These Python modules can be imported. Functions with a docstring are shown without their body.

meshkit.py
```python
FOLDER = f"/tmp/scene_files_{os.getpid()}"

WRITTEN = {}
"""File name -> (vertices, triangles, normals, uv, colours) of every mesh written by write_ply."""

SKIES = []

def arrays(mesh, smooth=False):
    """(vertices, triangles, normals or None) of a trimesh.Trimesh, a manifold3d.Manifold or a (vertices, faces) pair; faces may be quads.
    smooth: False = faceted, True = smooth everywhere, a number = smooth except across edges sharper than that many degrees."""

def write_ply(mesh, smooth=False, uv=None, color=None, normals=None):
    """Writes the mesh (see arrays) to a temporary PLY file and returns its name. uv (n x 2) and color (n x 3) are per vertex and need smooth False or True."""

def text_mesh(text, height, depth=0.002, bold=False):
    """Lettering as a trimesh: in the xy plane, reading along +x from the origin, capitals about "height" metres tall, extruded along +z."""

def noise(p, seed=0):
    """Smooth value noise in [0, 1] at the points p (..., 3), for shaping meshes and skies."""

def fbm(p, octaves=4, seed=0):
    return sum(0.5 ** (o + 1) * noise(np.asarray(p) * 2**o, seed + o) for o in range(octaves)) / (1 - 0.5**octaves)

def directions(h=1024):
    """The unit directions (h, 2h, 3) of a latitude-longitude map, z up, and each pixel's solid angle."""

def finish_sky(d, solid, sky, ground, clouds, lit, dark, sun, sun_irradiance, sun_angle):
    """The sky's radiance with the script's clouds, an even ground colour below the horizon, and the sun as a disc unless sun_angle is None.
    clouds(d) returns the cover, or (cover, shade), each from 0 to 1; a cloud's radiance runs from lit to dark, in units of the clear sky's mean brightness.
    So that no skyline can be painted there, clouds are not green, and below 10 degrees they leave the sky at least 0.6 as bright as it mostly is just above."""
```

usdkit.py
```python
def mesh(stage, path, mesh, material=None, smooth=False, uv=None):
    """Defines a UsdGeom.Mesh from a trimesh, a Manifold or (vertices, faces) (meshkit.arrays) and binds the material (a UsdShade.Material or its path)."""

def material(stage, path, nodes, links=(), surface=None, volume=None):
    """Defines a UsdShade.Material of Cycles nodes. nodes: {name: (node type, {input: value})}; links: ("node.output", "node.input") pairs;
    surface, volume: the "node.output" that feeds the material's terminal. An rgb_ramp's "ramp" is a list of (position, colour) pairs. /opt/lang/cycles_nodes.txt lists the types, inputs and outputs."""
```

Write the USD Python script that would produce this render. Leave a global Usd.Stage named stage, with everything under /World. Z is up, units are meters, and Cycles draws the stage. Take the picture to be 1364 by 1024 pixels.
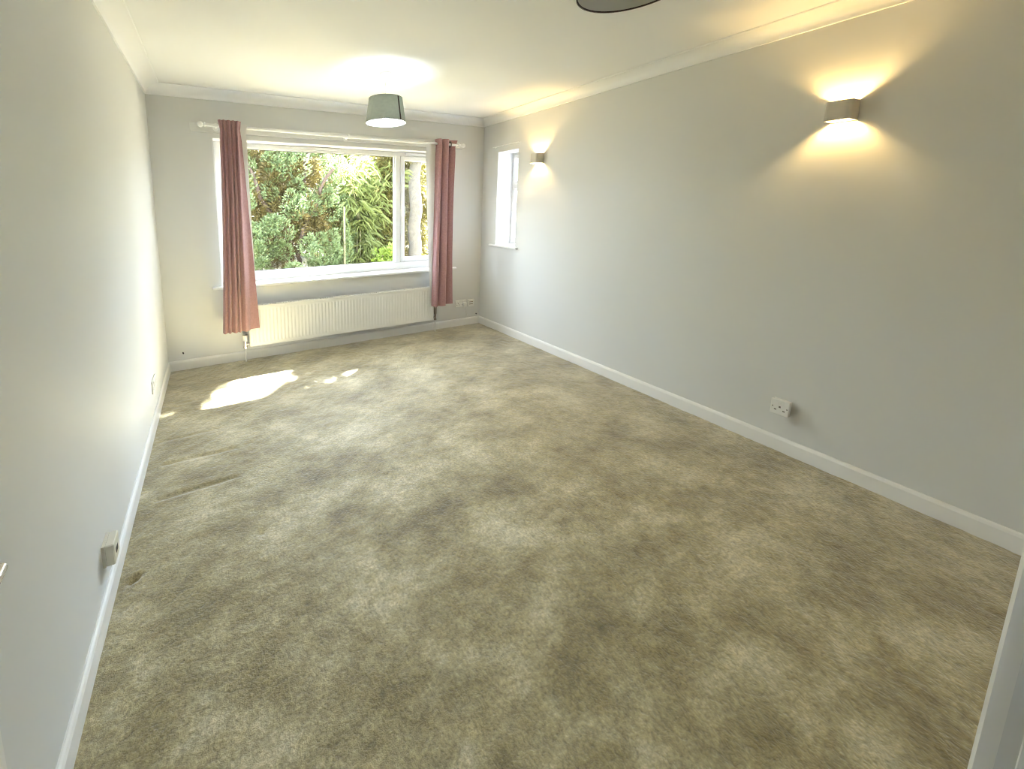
import math
import numpy as np
import trimesh
import usdkit
import meshkit
from shapely import contains_xy
from shapely.geometry import Polygon, box as sbox
from pxr import Usd, UsdGeom, UsdLux, UsdShade, Gf

stage = Usd.Stage.CreateInMemory()
UsdGeom.Xform.Define(stage, '/World')
rng = np.random.default_rng(7)

# ------------------------------------------------------------------ camera, sky, sun, exposure
EXPOSURE = 1.58
SKY = 0.72
SUN = 34.0
SCONCE = 1000.0
PENDANT = 210.0

W, ZC = 3.34, 2.38                       # room width, ceiling height; window wall at y = 0, the room runs to y = YN
YN = -3.604
CX, CY, CZ = 0.4226, -3.6426, 1.4106
YAW, PITCH, ROLL, FPX, PPX, PPY = 0.42061, 0.13796, -0.00642, 505.4656, -172.145, -166.232


def camera():
    cy, sy, cp, sp = math.cos(YAW), math.sin(YAW), math.cos(PITCH), math.sin(PITCH)
    fwd, right = np.array([sy * cp, cy * cp, -sp]), np.array([cy, -sy, 0.0])
    up = np.cross(right, fwd)
    r, u = math.cos(ROLL) * right + math.sin(ROLL) * up, -math.sin(ROLL) * right + math.cos(ROLL) * up
    c = UsdGeom.Camera.Define(stage, '/World/camera')
    c.AddTransformOp().Set(Gf.Matrix4d(*r, 0, *u, 0, *(-fwd), 0, CX, CY, CZ, 1))
    c.CreateHorizontalApertureAttr(36.0)
    c.CreateVerticalApertureAttr(36.0 * 1024 / 1364)
    c.CreateFocalLengthAttr(FPX * 36 / 1364)
    c.CreateHorizontalApertureOffsetAttr(-PPX * 36 / 1364)
    c.CreateVerticalApertureOffsetAttr(PPY * 36 / 1364)
    c.CreateClippingRangeAttr(Gf.Vec2f(0.03, 1000))
    c.CreateExposureAttr(EXPOSURE)


camera()
SUNDIR = np.array([0.83, 0.56, 1.03])    # towards the sun
SUNDIR /= np.linalg.norm(SUNDIR)
sky_mat = usdkit.material(stage, '/World/Looks/sky', {
    'tc': ('texture_coordinate', {}),
    'cl': ('noise_texture', {'scale': 2.2, 'detail': 6.0, 'roughness': 0.6}),
    'cr': ('rgb_ramp', {'ramp': [(0.0, (0.35,) * 3), (0.42, (0.5,) * 3), (0.62, (1.0,) * 3), (1.0, (1.0,) * 3)]}),
    's': ('sky_texture', {'sky_type': 'multiple_scattering', 'sun_disc': False, 'sun_elevation': float(math.asin(SUNDIR[2])), 'sun_rotation': 0.98}),
    'm': ('mix_color', {'b': (8.5, 9.05, 10.2), 'use_clamp': False}),
    'b': ('background_shader', {'strength': SKY})},
    [('tc.generated', 'cl.vector'), ('cl.fac', 'cr.fac'), ('cr.color', 'm.fac'), ('s.color', 'm.a'), ('m.result', 'b.color')], surface='b.background')
dome = UsdLux.DomeLight.Define(stage, '/World/sky')
UsdShade.MaterialBindingAPI.Apply(dome.GetPrim()).Bind(sky_mat)
sun = UsdLux.DistantLight.Define(stage, '/World/sun')
sun.CreateAngleAttr(0.53)
sun.CreateNormalizeAttr(True)
sun.CreateIntensityAttr(SUN)
sun.CreateColorAttr(Gf.Vec3f(1.0, 0.98, 0.95))
z = SUNDIR
x = np.cross([0, 0, 1], z); x /= np.linalg.norm(x)
y = np.cross(z, x)
sun.AddTransformOp().Set(Gf.Matrix4d(*x, 0, *y, 0, *z, 0, 6, 4, 9, 1))


# ------------------------------------------------------------------ materials
def mat(name, color, rough=0.5, var=0.0, scale=20.0, bump=0.0, bscale=200.0, dist=0.002, **kw):
    n = {'p': ('principled_bsdf', {'base_color': color, 'roughness': rough, **kw})}
    l = []
    if var or bump:
        n['g'] = ('geometry', {})
    if var:
        n['n'] = ('noise_texture', {'scale': scale, 'detail': 4.0})
        c = np.array(color)
        n['r'] = ('rgb_ramp', {'ramp': [(0.25, tuple(c * (1 - var))), (0.75, tuple(np.minimum(c * (1 + var), 1)))]})
        l += [('g.position', 'n.vector'), ('n.fac', 'r.fac'), ('r.color', 'p.base_color')]
    if bump:
        n['bn'] = ('noise_texture', {'scale': bscale, 'detail': 3.0})
        n['b'] = ('bump', {'strength': bump, 'distance': dist})
        l += [('g.position', 'bn.vector'), ('bn.fac', 'b.height'), ('b.normal', 'p.normal')]
    return usdkit.material(stage, '/World/Looks/' + name, n, l, surface='p.BSDF')


def emit(name, color, strength):
    return usdkit.material(stage, '/World/Looks/' + name, {'e': ('emission', {'color': color, 'strength': strength})}, surface='e.emission')


def leafmat(name, ramp, trans=0.35, rough=0.5):
    return usdkit.material(stage, '/World/Looks/' + name, {
        'g': ('geometry', {}),
        'n': ('noise_texture', {'scale': 2.3, 'detail': 2.0}),
        'a': ('math', {'math_type': 'multiply_add', 'value2': 0.75, 'value3': 0.0}),
        's': ('math', {'math_type': 'multiply_add', 'value2': 0.5}),
        'r': ('rgb_ramp', {'ramp': ramp}),
        'p': ('principled_bsdf', {'roughness': rough, 'specular_ior_level': 0.3}),
        't': ('translucent_bsdf', {}),
        'm': ('mix_closure', {'fac': trans})},
        [('g.position', 'n.vector'), ('n.fac', 'a.value1'), ('g.random_per_island', 's.value1'), ('a.value', 's.value3'), ('s.value', 'r.fac'),
         ('r.color', 'p.base_color'), ('r.color', 't.color'), ('p.BSDF', 'm.closure1'), ('t.BSDF', 'm.closure2')], surface='m.closure')


M = {}
M['paint'] = mat('wall_paint', (0.66, 0.66, 0.64), 0.55, bump=0.12, bscale=140, dist=0.001, specular_ior_level=0.35)
M['ceiling'] = mat('ceiling_paint', (0.82, 0.825, 0.825), 0.8, bump=0.08, bscale=120, dist=0.001)
M['wood'] = mat('white_gloss', (0.80, 0.79, 0.76), 0.3)
M['upvc'] = mat('white_upvc', (0.84, 0.84, 0.83), 0.25)
M['rad'] = mat('radiator_enamel', (0.78, 0.775, 0.74), 0.3)
M['plastic'] = mat('white_plastic', (0.78, 0.77, 0.73), 0.35)
M['cream'] = mat('cream_plastic', (0.66, 0.62, 0.5), 0.35)
M['dark'] = mat('dark_slot', (0.03, 0.028, 0.025), 0.6)
M['slot'] = mat('grey_slot', (0.16, 0.145, 0.12), 0.6)
M['chrome'] = mat('chrome', (0.62, 0.6, 0.57), 0.22, metallic=1.0)
M['copper'] = mat('tarnished_pipe', (0.30, 0.25, 0.21), 0.4, metallic=0.6)
M['pink'] = mat('pink_curtain', (0.37, 0.205, 0.21), 0.85, var=0.12, scale=60, bump=0.4, bscale=500, dist=0.001, sheen_weight=0.25)
M['lining'] = usdkit.material(stage, '/World/Looks/curtain_lining', {
    'd': ('diffuse_bsdf', {'color': (0.78, 0.76, 0.74)}), 't': ('translucent_bsdf', {'color': (0.6, 0.58, 0.56)}), 'm': ('mix_closure', {'fac': 0.35})},
    [('d.BSDF', 'm.closure1'), ('t.BSDF', 'm.closure2')], surface='m.closure')
M['shade'] = usdkit.material(stage, '/World/Looks/grey_shade_fabric', {
    'g': ('geometry', {}), 'n': ('noise_texture', {'scale': 40.0, 'detail': 4.0}), 'r': ('rgb_ramp', {'ramp': [(0.25, (0.22, 0.225, 0.185)), (0.75, (0.31, 0.32, 0.27))]}),
    'd': ('diffuse_bsdf', {}), 't': ('translucent_bsdf', {}), 'tc': ('mix_color', {'blend_type': 'mix', 'fac': 0.75, 'b': (0.75, 0.76, 0.68)}), 'm': ('mix_closure', {'fac': 0.55})},
    [('g.position', 'n.vector'), ('n.fac', 'r.fac'), ('r.color', 'd.color'), ('r.color', 'tc.a'), ('tc.result', 't.color'), ('d.BSDF', 'm.closure1'), ('t.BSDF', 'm.closure2')], surface='m.closure')
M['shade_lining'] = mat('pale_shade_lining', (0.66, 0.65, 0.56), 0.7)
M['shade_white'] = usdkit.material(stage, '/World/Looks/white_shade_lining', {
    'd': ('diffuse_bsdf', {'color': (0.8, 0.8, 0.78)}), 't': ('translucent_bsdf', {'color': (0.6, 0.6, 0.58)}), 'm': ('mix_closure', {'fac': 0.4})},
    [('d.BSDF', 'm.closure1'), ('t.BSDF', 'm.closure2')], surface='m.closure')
M['rim'] = mat('dark_rim_tape', (0.05, 0.03, 0.026), 0.6)
M['plaster'] = mat('plaster_sconce', (0.60, 0.56, 0.49), 0.6)
M['brick'] = mat('outer_render', (0.4, 0.36, 0.3), 0.9)
M['soil'] = mat('garden_soil', (0.10, 0.085, 0.045), 0.95, var=0.4, scale=4)
M['bark'] = mat('brown_bark', (0.07, 0.045, 0.03), 0.9, var=0.35, scale=14, bump=0.6, bscale=40, dist=0.01)
M['greybark'] = mat('grey_bark', (0.062, 0.052, 0.036), 0.9, var=0.4, scale=16, bump=0.6, bscale=40, dist=0.01)
M['cane'] = mat('bamboo_cane', (0.14, 0.13, 0.06), 0.5, var=0.2, scale=10)
M['bulb_warm'] = emit('warm_bulb', (1.0, 0.66, 0.24), SCONCE)
M['bulb_cool'] = emit('cool_bulb', (0.84, 0.94, 1.0), PENDANT)
M['bulb_off'] = mat('unlit_bulb', (0.75, 0.75, 0.72), 0.3)
LEAF = 0.72


def tone(r):
    return [(a, tuple(LEAF * k for k in c)) for a, c in r]


M['conifer'] = leafmat('conifer_green', tone([(0.15, (0.15, 0.19, 0.06)), (0.5, (0.28, 0.37, 0.17)), (0.85, (0.46, 0.62, 0.40))]), 0.25)
M['dead'] = leafmat('dead_needles', tone([(0.15, (0.08, 0.06, 0.02)), (0.5, (0.18, 0.14, 0.04)), (0.9, (0.30, 0.25, 0.07))]), 0.2)
M['bamboo'] = leafmat('bamboo_leaf', tone([(0.15, (0.21, 0.25, 0.06)), (0.5, (0.32, 0.37, 0.13)), (0.85, (0.44, 0.50, 0.27))]), 0.5)
M['olive'] = leafmat('olive_fronds', tone([(0.15, (0.10, 0.09, 0.02)), (0.5, (0.21, 0.18, 0.04)), (0.85, (0.30, 0.26, 0.06))]), 0.3)
M['bright'] = leafmat('bright_leaves', tone([(0.2, (0.25, 0.35, 0.05)), (0.8, (0.45, 0.55, 0.12))]), 0.4)
M['hedge'] = leafmat('hedge_leaf', tone([(0.15, (0.07, 0.09, 0.02)), (0.5, (0.15, 0.17, 0.04)), (0.85, (0.26, 0.26, 0.07))]), 0.35)
M['glass'] = usdkit.material(stage, '/World/Looks/window_glass', {
    'l': ('layer_weight', {'blend': 0.5}), 'w': ('math', {'math_type': 'power', 'value2': 5.0}), 'f': ('math', {'math_type': 'multiply_add', 'value2': 0.92, 'value3': 0.04}),
    't': ('transparent_bsdf', {'color': (0.96, 0.975, 0.96)}), 'g': ('glossy_bsdf', {'color': (1, 1, 1), 'roughness': 0.0}), 'm': ('mix_closure', {})},
    [('l.facing', 'w.value1'), ('w.value', 'f.value1'), ('f.value', 'm.fac'), ('t.BSDF', 'm.closure1'), ('g.BSDF', 'm.closure2')], surface='m.closure')
M['frost'] = usdkit.material(stage, '/World/Looks/frosted_glass', {
    't': ('translucent_bsdf', {'color': (0.92, 0.93, 0.93)}), 'g': ('glossy_bsdf', {'color': (0.9, 0.9, 0.9), 'roughness': 0.3}), 'm': ('mix_closure', {'fac': 0.05})},
    [('t.BSDF', 'm.closure1'), ('g.BSDF', 'm.closure2')], surface='m.closure')
M['carpet'] = usdkit.material(stage, '/World/Looks/carpet', {
    'g': ('geometry', {}),
    'mp': ('mapping', {'scale': (1.0, 1.5, 1.0)}),
    'n1': ('noise_texture', {'scale': 2.8, 'detail': 6.0, 'roughness': 0.66, 'distortion': 0.15}),
    'n2': ('noise_texture', {'scale': 85.0, 'detail': 3.0, 'roughness': 0.75}),
    'n3': ('noise_texture', {'scale': 18.0, 'detail': 4.0, 'roughness': 0.75}),
    'r1': ('rgb_ramp', {'ramp': [(0.30, (0.145, 0.109, 0.037)), (0.43, (0.26, 0.212, 0.090)), (0.55, (0.385, 0.332, 0.178)), (0.68, (0.56, 0.505, 0.34))]}),
    'r2': ('rgb_ramp', {'ramp': [(0.25, (0.5, 0.5, 0.48)), (0.75, (1.42, 1.42, 1.42))]}),
    'r3': ('rgb_ramp', {'ramp': [(0.28, (0.74, 0.74, 0.72)), (0.72, (1.24, 1.22, 1.2))]}),
    'm1': ('mix_color', {'blend_type': 'multiply', 'fac': 1.0, 'use_clamp': False}),
    'm2': ('mix_color', {'blend_type': 'multiply', 'fac': 1.0, 'use_clamp': False}),
    'add': ('math', {'math_type': 'multiply_add', 'value2': 0.35}),
    'b': ('bump', {'strength': 0.9, 'distance': 0.006}),
    'p': ('principled_bsdf', {'roughness': 0.55, 'specular_ior_level': 0.5, 'sheen_weight': 1.0, 'sheen_roughness': 0.4, 'sheen_tint': (0.95, 0.95, 0.95)})},
    [('g.position', 'mp.vector'), ('mp.vector', 'n1.vector'), ('g.position', 'n2.vector'), ('mp.vector', 'n3.vector'), ('n1.fac', 'r1.fac'), ('n2.fac', 'r2.fac'), ('n3.fac', 'r3.fac'),
     ('r1.color', 'm1.a'), ('r2.color', 'm1.b'), ('m1.result', 'm2.a'), ('r3.color', 'm2.b'), ('m2.result', 'p.base_color'),
     ('n3.fac', 'add.value1'), ('n2.fac', 'add.value3'), ('add.value', 'b.height'), ('b.normal', 'p.normal')], surface='p.BSDF')


# ------------------------------------------------------------------ helpers
used = {}


def path(parent, name):
    base = '/World' if parent is None else str(parent.GetPath())
    k = (base, name)
    n = used.get(k, 0)
    used[k] = n + 1
    return f'{base}/{name}' + (f'_{n:03d}' if n else '')


def origin(prim):
    o = np.zeros(3)
    while prim and str(prim.GetPath()) not in ('/', '/World'):
        t = UsdGeom.Xformable(prim).GetOrderedXformOps()
        if t:
            o += np.array(t[0].Get())
        prim = prim.GetParent()
    return o


def thing(name, loc, label=None, cat=None, group=None, kind=None, parent=None):
    """an Xform at the thing's base; its parts are given in world coordinates"""
    x = UsdGeom.Xform.Define(stage, path(parent, name))
    x.AddTranslateOp().Set(Gf.Vec3d(*map(float, loc)))
    return tag(x.GetPrim(), label, cat, group, kind)


def tag(p, label=None, cat=None, group=None, kind=None):
    for k, v in (('label', label), ('category', cat), ('group', group), ('kind', kind)):
        if v:
            p.SetCustomDataByKey(k, v)
    return p


def obj(name, m, material, parent=None, smooth=False, label=None, cat=None, group=None, kind=None):
    if isinstance(m, (list, tuple)) and not (len(m) == 2 and isinstance(m[0], np.ndarray)):
        m = trimesh.util.concatenate(list(m))
    if isinstance(m, tuple):
        m = trimesh.Trimesh(m[0], m[1], process=False)
    m = m.copy()
    if parent is not None:
        m.apply_translation(-origin(parent))
    g = usdkit.mesh(stage, path(parent, name), m, M[material] if isinstance(material, str) else material, smooth=smooth)
    return tag(g.GetPrim(), label, cat, group, kind)


def bx(x0, x1, y0, y1, z0, z1, c=0.0):
    """a box, its edges chamfered by c"""
    if c <= 0:
        b = trimesh.creation.box([x1 - x0, y1 - y0, z1 - z0])
        b.apply_translation([(x0 + x1) / 2, (y0 + y1) / 2, (z0 + z1) / 2])
        return b
    lo, hi, pts = np.array([x0, y0, z0]), np.array([x1, y1, z1]), []
    for a in np.ndindex(2, 2, 2):
        corner = np.where(np.array(a) == 0, lo, hi)
        inn = np.where(np.array(a) == 0, lo + c, hi - c)
        for k in range(3):
            q = inn.copy()
            q[k] = corner[k]
            pts.append(q)
    return trimesh.convex.convex_hull(np.array(pts))


def prism(poly, depth):
    return trimesh.creation.extrude_polygon(poly, depth, engine='earcut')


def place(m, ex, ey, ez, o):
    """local axes x, y, z to world ex, ey, ez at o"""
    T = np.eye(4)
    T[:3, 0], T[:3, 1], T[:3, 2], T[:3, 3] = ex, ey, ez, o
    m = m.copy()
    m.apply_transform(T)
    if np.linalg.det(T[:3, :3]) < 0 and m.volume < 0:
        m.invert()
    return m


def lathe(profile, at, axis=(0, 0, 1), n=40):
    m = trimesh.creation.revolve(np.array(profile, float), sections=n)
    T = trimesh.geometry.align_vectors([0, 0, 1], axis)
    m.apply_transform(T)
    m.apply_translation(at)
    return m


def tube(pts, r, n=12):
    p = np.asarray(pts, float)
    r = np.broadcast_to(r, (len(p),))
    t = np.gradient(p, axis=0)
    t /= np.linalg.norm(t, axis=1, keepdims=True)
    a = np.cross(t, [0, 0, 1.0])
    bad = np.linalg.norm(a, axis=1) < 0.15
    a[bad] = np.cross(t[bad], [1.0, 0, 0])
    a /= np.linalg.norm(a, axis=1, keepdims=True)
    b = np.cross(t, a)
    ang = np.arange(n) * 2 * np.pi / n
    v = (p[:, None] + r[:, None, None] * (np.cos(ang)[None, :, None] * a[:, None] + np.sin(ang)[None, :, None] * b[:, None])).reshape(-1, 3)
    f = []
    for i in range(len(p) - 1):
        for j in range(n):
            q = [i * n + j, i * n + (j + 1) % n, (i + 1) * n + (j + 1) % n, (i + 1) * n + j]
            f += [[q[0], q[2], q[1]], [q[0], q[3], q[2]]]
    v = np.vstack([v, p[0], p[-1]])
    for j in range(n):
        f.append([len(v) - 2, j, (j + 1) % n])
        f.append([len(v) - 1, (len(p) - 1) * n + (j + 1) % n, (len(p) - 1) * n + j])
    m = trimesh.Trimesh(v, f, process=False)
    if m.volume < 0:
        m.invert()
    return m


def curve(ctrl, n):
    """Catmull-Rom through the control points"""
    c = np.asarray(ctrl, float)
    c = np.vstack([2 * c[0] - c[1], c, 2 * c[-1] - c[-2]])
    out = []
    for i in range(1, len(c) - 2):
        t = np.linspace(0, 1, n, endpoint=False)[:, None]
        p0, p1, p2, p3 = c[i - 1], c[i], c[i + 1], c[i + 2]
        out.append(0.5 * (2 * p1 + (p2 - p0) * t + (2 * p0 - 5 * p1 + 4 * p2 - p3) * t ** 2 + (3 * p1 - p0 - 3 * p2 + p3) * t ** 3))
    return np.vstack(out + [c[-2:-1]])


def sheet(grid, thick):
    """grid (rows, columns, 3) of a cloth as a closed thin solid"""
    g = np.asarray(grid, float)
    R, C = g.shape[:2]
    n = np.cross(np.gradient(g, axis=1), np.gradient(g, axis=0))
    n /= np.linalg.norm(n, axis=2, keepdims=True) + 1e-12
    v = np.vstack([(g + n * thick / 2).reshape(-1, 3), (g - n * thick / 2).reshape(-1, 3)])
    f, N = [], R * C
    I = lambda i, j: i * C + j
    for i in range(R - 1):
        for j in range(C - 1):
            a, b, c, d = I(i, j), I(i, j + 1), I(i + 1, j + 1), I(i + 1, j)
            f += [[a, b, c], [a, c, d], [N + a, N + c, N + b], [N + a, N + d, N + c]]
    rim = [I(0, j) for j in range(C)] + [I(i, C - 1) for i in range(1, R)] + [I(R - 1, j) for j in range(C - 2, -1, -1)] + [I(i, 0) for i in range(R - 2, 0, -1)]
    for a, b in zip(rim, rim[1:] + rim[:1]):
        f += [[b, a, N + a], [b, N + a, N + b]]
    m = trimesh.Trimesh(v, f, process=False)
    if m.volume < 0:
        m.invert()
    return m


def strip(profile, x0, x1, along):
    """profile polygon (distance from wall d, height z) swept along a wall; along: 'left', 'right', 'far', 'near'"""
    m = prism(Polygon(profile), x1 - x0)
    if along == 'left':
        return place(m, (1, 0, 0), (0, 0, 1), (0, -1, 0), (0, -x0, 0))          # x0, x1 measured from the window wall
    if along == 'right':
        return place(m, (-1, 0, 0), (0, 0, 1), (0, -1, 0), (W, -x0, 0))
    if along == 'far':
        return place(m, (0, -1, 0), (0, 0, 1), (1, 0, 0), (x0, 0, 0))
    return place(m, (0, 1, 0), (0, 0, 1), (1, 0, 0), (x0, YN, 0))


def struct(name, m, material, label, parent=None, smooth=False):
    return obj(name, m, material, parent, smooth, label=label, kind='structure' if parent is None else None)


# ------------------------------------------------------------------ room shell
L = -YN
# window opening in the far wall, small window opening in the right wall
WX0, WX1, WZ0, WZ1 = 0.465, 2.90, 0.690, 2.006
SY0, SY1, SZ0, SZ1 = -0.556, -0.245, 0.975, 2.000
DX0, DX1, DZ = 0.035, 1.27, 2.02
far = prism(sbox(-0.3, -0.4, W + 0.28, ZC + 0.12).difference(sbox(WX0, WZ0, WX1, WZ1)), 0.27)
struct('wall_far', place(far, (1, 0, 0), (0, 0, 1), (0, -1, 0), (0, 0.27, 0)), 'paint', 'warm grey painted wall with the large window and radiator')
rw = prism(sbox(YN - 0.12, -0.4, 0.0, ZC + 0.12).difference(sbox(SY0, SZ0, SY1, SZ1)), 0.28)
struct('wall_right', place(rw, (0, 1, 0), (0, 0, 1), (1, 0, 0), (W, 0, 0)), 'paint', 'long warm grey painted wall with two wall lights')
struct('wall_left', bx(-0.15, 0, YN - 1.8, 0, -0.4, ZC + 0.12), 'paint', 'long bare pale grey painted wall on the side without lights')
nw = prism(sbox(0, -0.4, W, ZC + 0.12).difference(sbox(DX0, -0.41, DX1, DZ)), 0.12)
struct('wall_near', place(nw, (1, 0, 0), (0, 0, 1), (0, -1, 0), (0, YN, 0)), 'paint', 'end wall with the doorway in which the viewer stands')
hall_end = prism(sbox(0, -0.4, W + 0.1, ZC + 0.12).difference(sbox(0.30, 1.25, 0.90, 2.05)), 0.1)
struct('wall_hall', [place(hall_end, (1, 0, 0), (0, 0, 1), (0, -1, 0), (0, YN - 1.7, 0)), bx(W, W + 0.1, YN - 1.7, YN - 0.12, -0.4, ZC + 0.12)], 'paint', 'pale walls of the hallway behind the doorway')
struct('ceiling', bx(-0.15, W + 0.28, YN - 1.8, 0.27, ZC, ZC + 0.12), 'ceiling', 'flat white painted ceiling with two pendant lamps')
struct('roof', [bx(-0.6, W + 0.75, YN - 2.2, 0.40, ZC + 0.13, ZC + 0.3), bx(-0.6, W + 0.75, 0.39, 0.41, ZC + 0.08, ZC + 0.3)], 'brick', 'flat roof with an overhanging eave above the window')


# carpet: a fine grid with soft waves, pile clumps and the dents left by furniture
def carpet():
    x0, x1, y0, y1 = 0.0, W, YN - 1.7, 0.0
    xs = np.arange(x0, x1 + 1e-6, (x1 - x0) / 300)
    ys = np.concatenate([np.linspace(y0, YN - 0.12, 30, endpoint=False), np.linspace(YN - 0.12, y1, 360)])
    X, Y = np.meshgrid(xs, ys)
    P = np.stack([X, Y, 0 * X], -1)
    Z = 0.006 * (meshkit.fbm(P * 5, 3, 3) - 0.5) + 0.005 * (meshkit.fbm(P * 38, 2, 9) - 0.5)

    def groove(a, b, width, depth):
        a, b = np.array(a), np.array(b)
        d = b - a
        t = np.clip(((X - a[0]) * d[0] + (Y - a[1]) * d[1]) / (d @ d), 0, 1)
        r = np.hypot(X - a[0] - t * d[0], Y - a[1] - t * d[1])
        return -depth * np.exp(-(r / width) ** 2)
    for a, b, w, d in (((0.093, -1.372), (0.46, -1.379), 0.012, 0.010), ((0.102, -1.654), (0.454, -1.642), 0.012, 0.010), ((0.057, -1.13), (0.374, -1.118), 0.012, 0.004),
                       ((0.055, -2.085), (0.074, -2.074), 0.0115, 0.024), ((0.536, -2.062), (0.540, -2.062), 0.013, 0.012)):
        Z += groove(a, b, w, d)
    Z = Z - 0.002
    v = np.stack([X, Y, Z], -1).reshape(-1, 3)
    R, C = X.shape
    i, j = np.meshgrid(np.arange(R - 1), np.arange(C - 1), indexing='ij')
    a = (i * C + j).ravel()
    f = np.vstack([np.stack([a, a + 1, a + C + 1], 1), np.stack([a, a + C + 1, a + C], 1)])
    return v, f


struct('floor', carpet(), 'carpet', 'wall to wall mottled grey brown pile carpet with furniture dents', smooth=True)
struct('ground', bx(-12, 22, 0.27, 26, -0.5, -0.2), 'soil', 'dark garden ground outside the window')

skirt = [(0, -0.01), (0.014, -0.01), (0.014, 0.068), (0.010, 0.079), (0.005, 0.084), (0, 0.084)]
struct('baseboard_left', strip(skirt, 0, L, 'left'), 'wood', 'white gloss baseboard along the bare left wall')
struct('baseboard_right', strip(skirt, 0, L, 'right'), 'wood', 'white gloss baseboard along the wall with two lights')
struct('baseboard_far', strip(skirt, 0.0141, W - 0.0141, 'far'), 'wood', 'white gloss baseboard under the window and radiator')
struct('baseboard_near', strip(skirt, DX1 + 0.062, W - 0.0141, 'near'), 'wood', 'white gloss baseboard on the doorway wall')


def coving(d=0.112, h=0.072):
    z = ZC
    c = [(d - 0.012 - (d - 0.024) * math.sin(t), z - h + 0.010 + (h - 0.020) * (1 - math.cos(t))) for t in np.linspace(math.pi / 2, 0, 10)]
    # concave quarter between the wall bead and the ceiling bead
    c = [(0.012 + (d - 0.024) * (1 - math.cos(t)), z - h + 0.010 + (h - 0.018) * math.sin(t)) for t in np.linspace(0, math.pi / 2, 12)]
    return [(0, z - h), (0.010, z - h), (0.012, z - h + 0.003)] + c + [(d - 0.004, z - 0.008), (d, z - 0.004), (d, z), (0, z)]


cv = coving()
struct('trim_1', strip(cv, 0, L, 'left'), 'ceiling', 'white moulded coving over the bare left wall', smooth=25)
struct('trim_2', strip(cv, 0, L, 'right'), 'ceiling', 'white moulded coving over the wall with two lights', smooth=25)
struct('trim_3', strip(cv, 0, W, 'far'), 'ceiling', 'white moulded coving over the large window', smooth=25)
struct('trim_4', strip(cv, 0, W, 'near'), 'ceiling', 'white moulded coving over the doorway wall', smooth=25)

# doorway: casing round the opening, lining, and the left leaf folded back beside the left wall
cas = thing('trim_5', (DX1, YN, 0), 'white door casing at the edge of the doorway', kind='structure')
obj('casing', bx(DX1 + 0.004, DX1 + 0.062, YN - 0.012, YN + 0.0155, 0, DZ + 0.058, 0.003), 'wood', cas)
obj('casing', bx(DX0 - 0.03, DX1 + 0.004, YN, YN + 0.0155, DZ + 0.004, DZ + 0.058, 0.003), 'wood', cas)
obj('lining', bx(DX1 - 0.004, DX1 + 0.02, YN - 0.12, YN - 0.012, 0, DZ, 0.001), 'wood', cas)
obj('lining', bx(DX0 - 0.02, DX1, YN - 0.12, YN - 0.002, DZ - 0.008, DZ + 0.02), 'wood', cas)
obj('lining', bx(DX0 - 0.034, DX0 + 0.003, YN - 0.12, YN - 0.002, 0, DZ), 'wood', cas)
obj('door_stop', bx(DX1 - 0.020, DX1 - 0.008, YN - 0.10, YN - 0.045, 0, DZ - 0.008, 0.002), 'wood', cas)
door = thing('door_1', (0.06, YN + 0.02, 0), 'white door leaf folded back against the left wall', kind='structure')
DE = -2.967
obj('leaf', bx(0.045, 0.08, YN + 0.02, DE, 0.012, 2.0, 0.002), 'wood', door)
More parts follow.
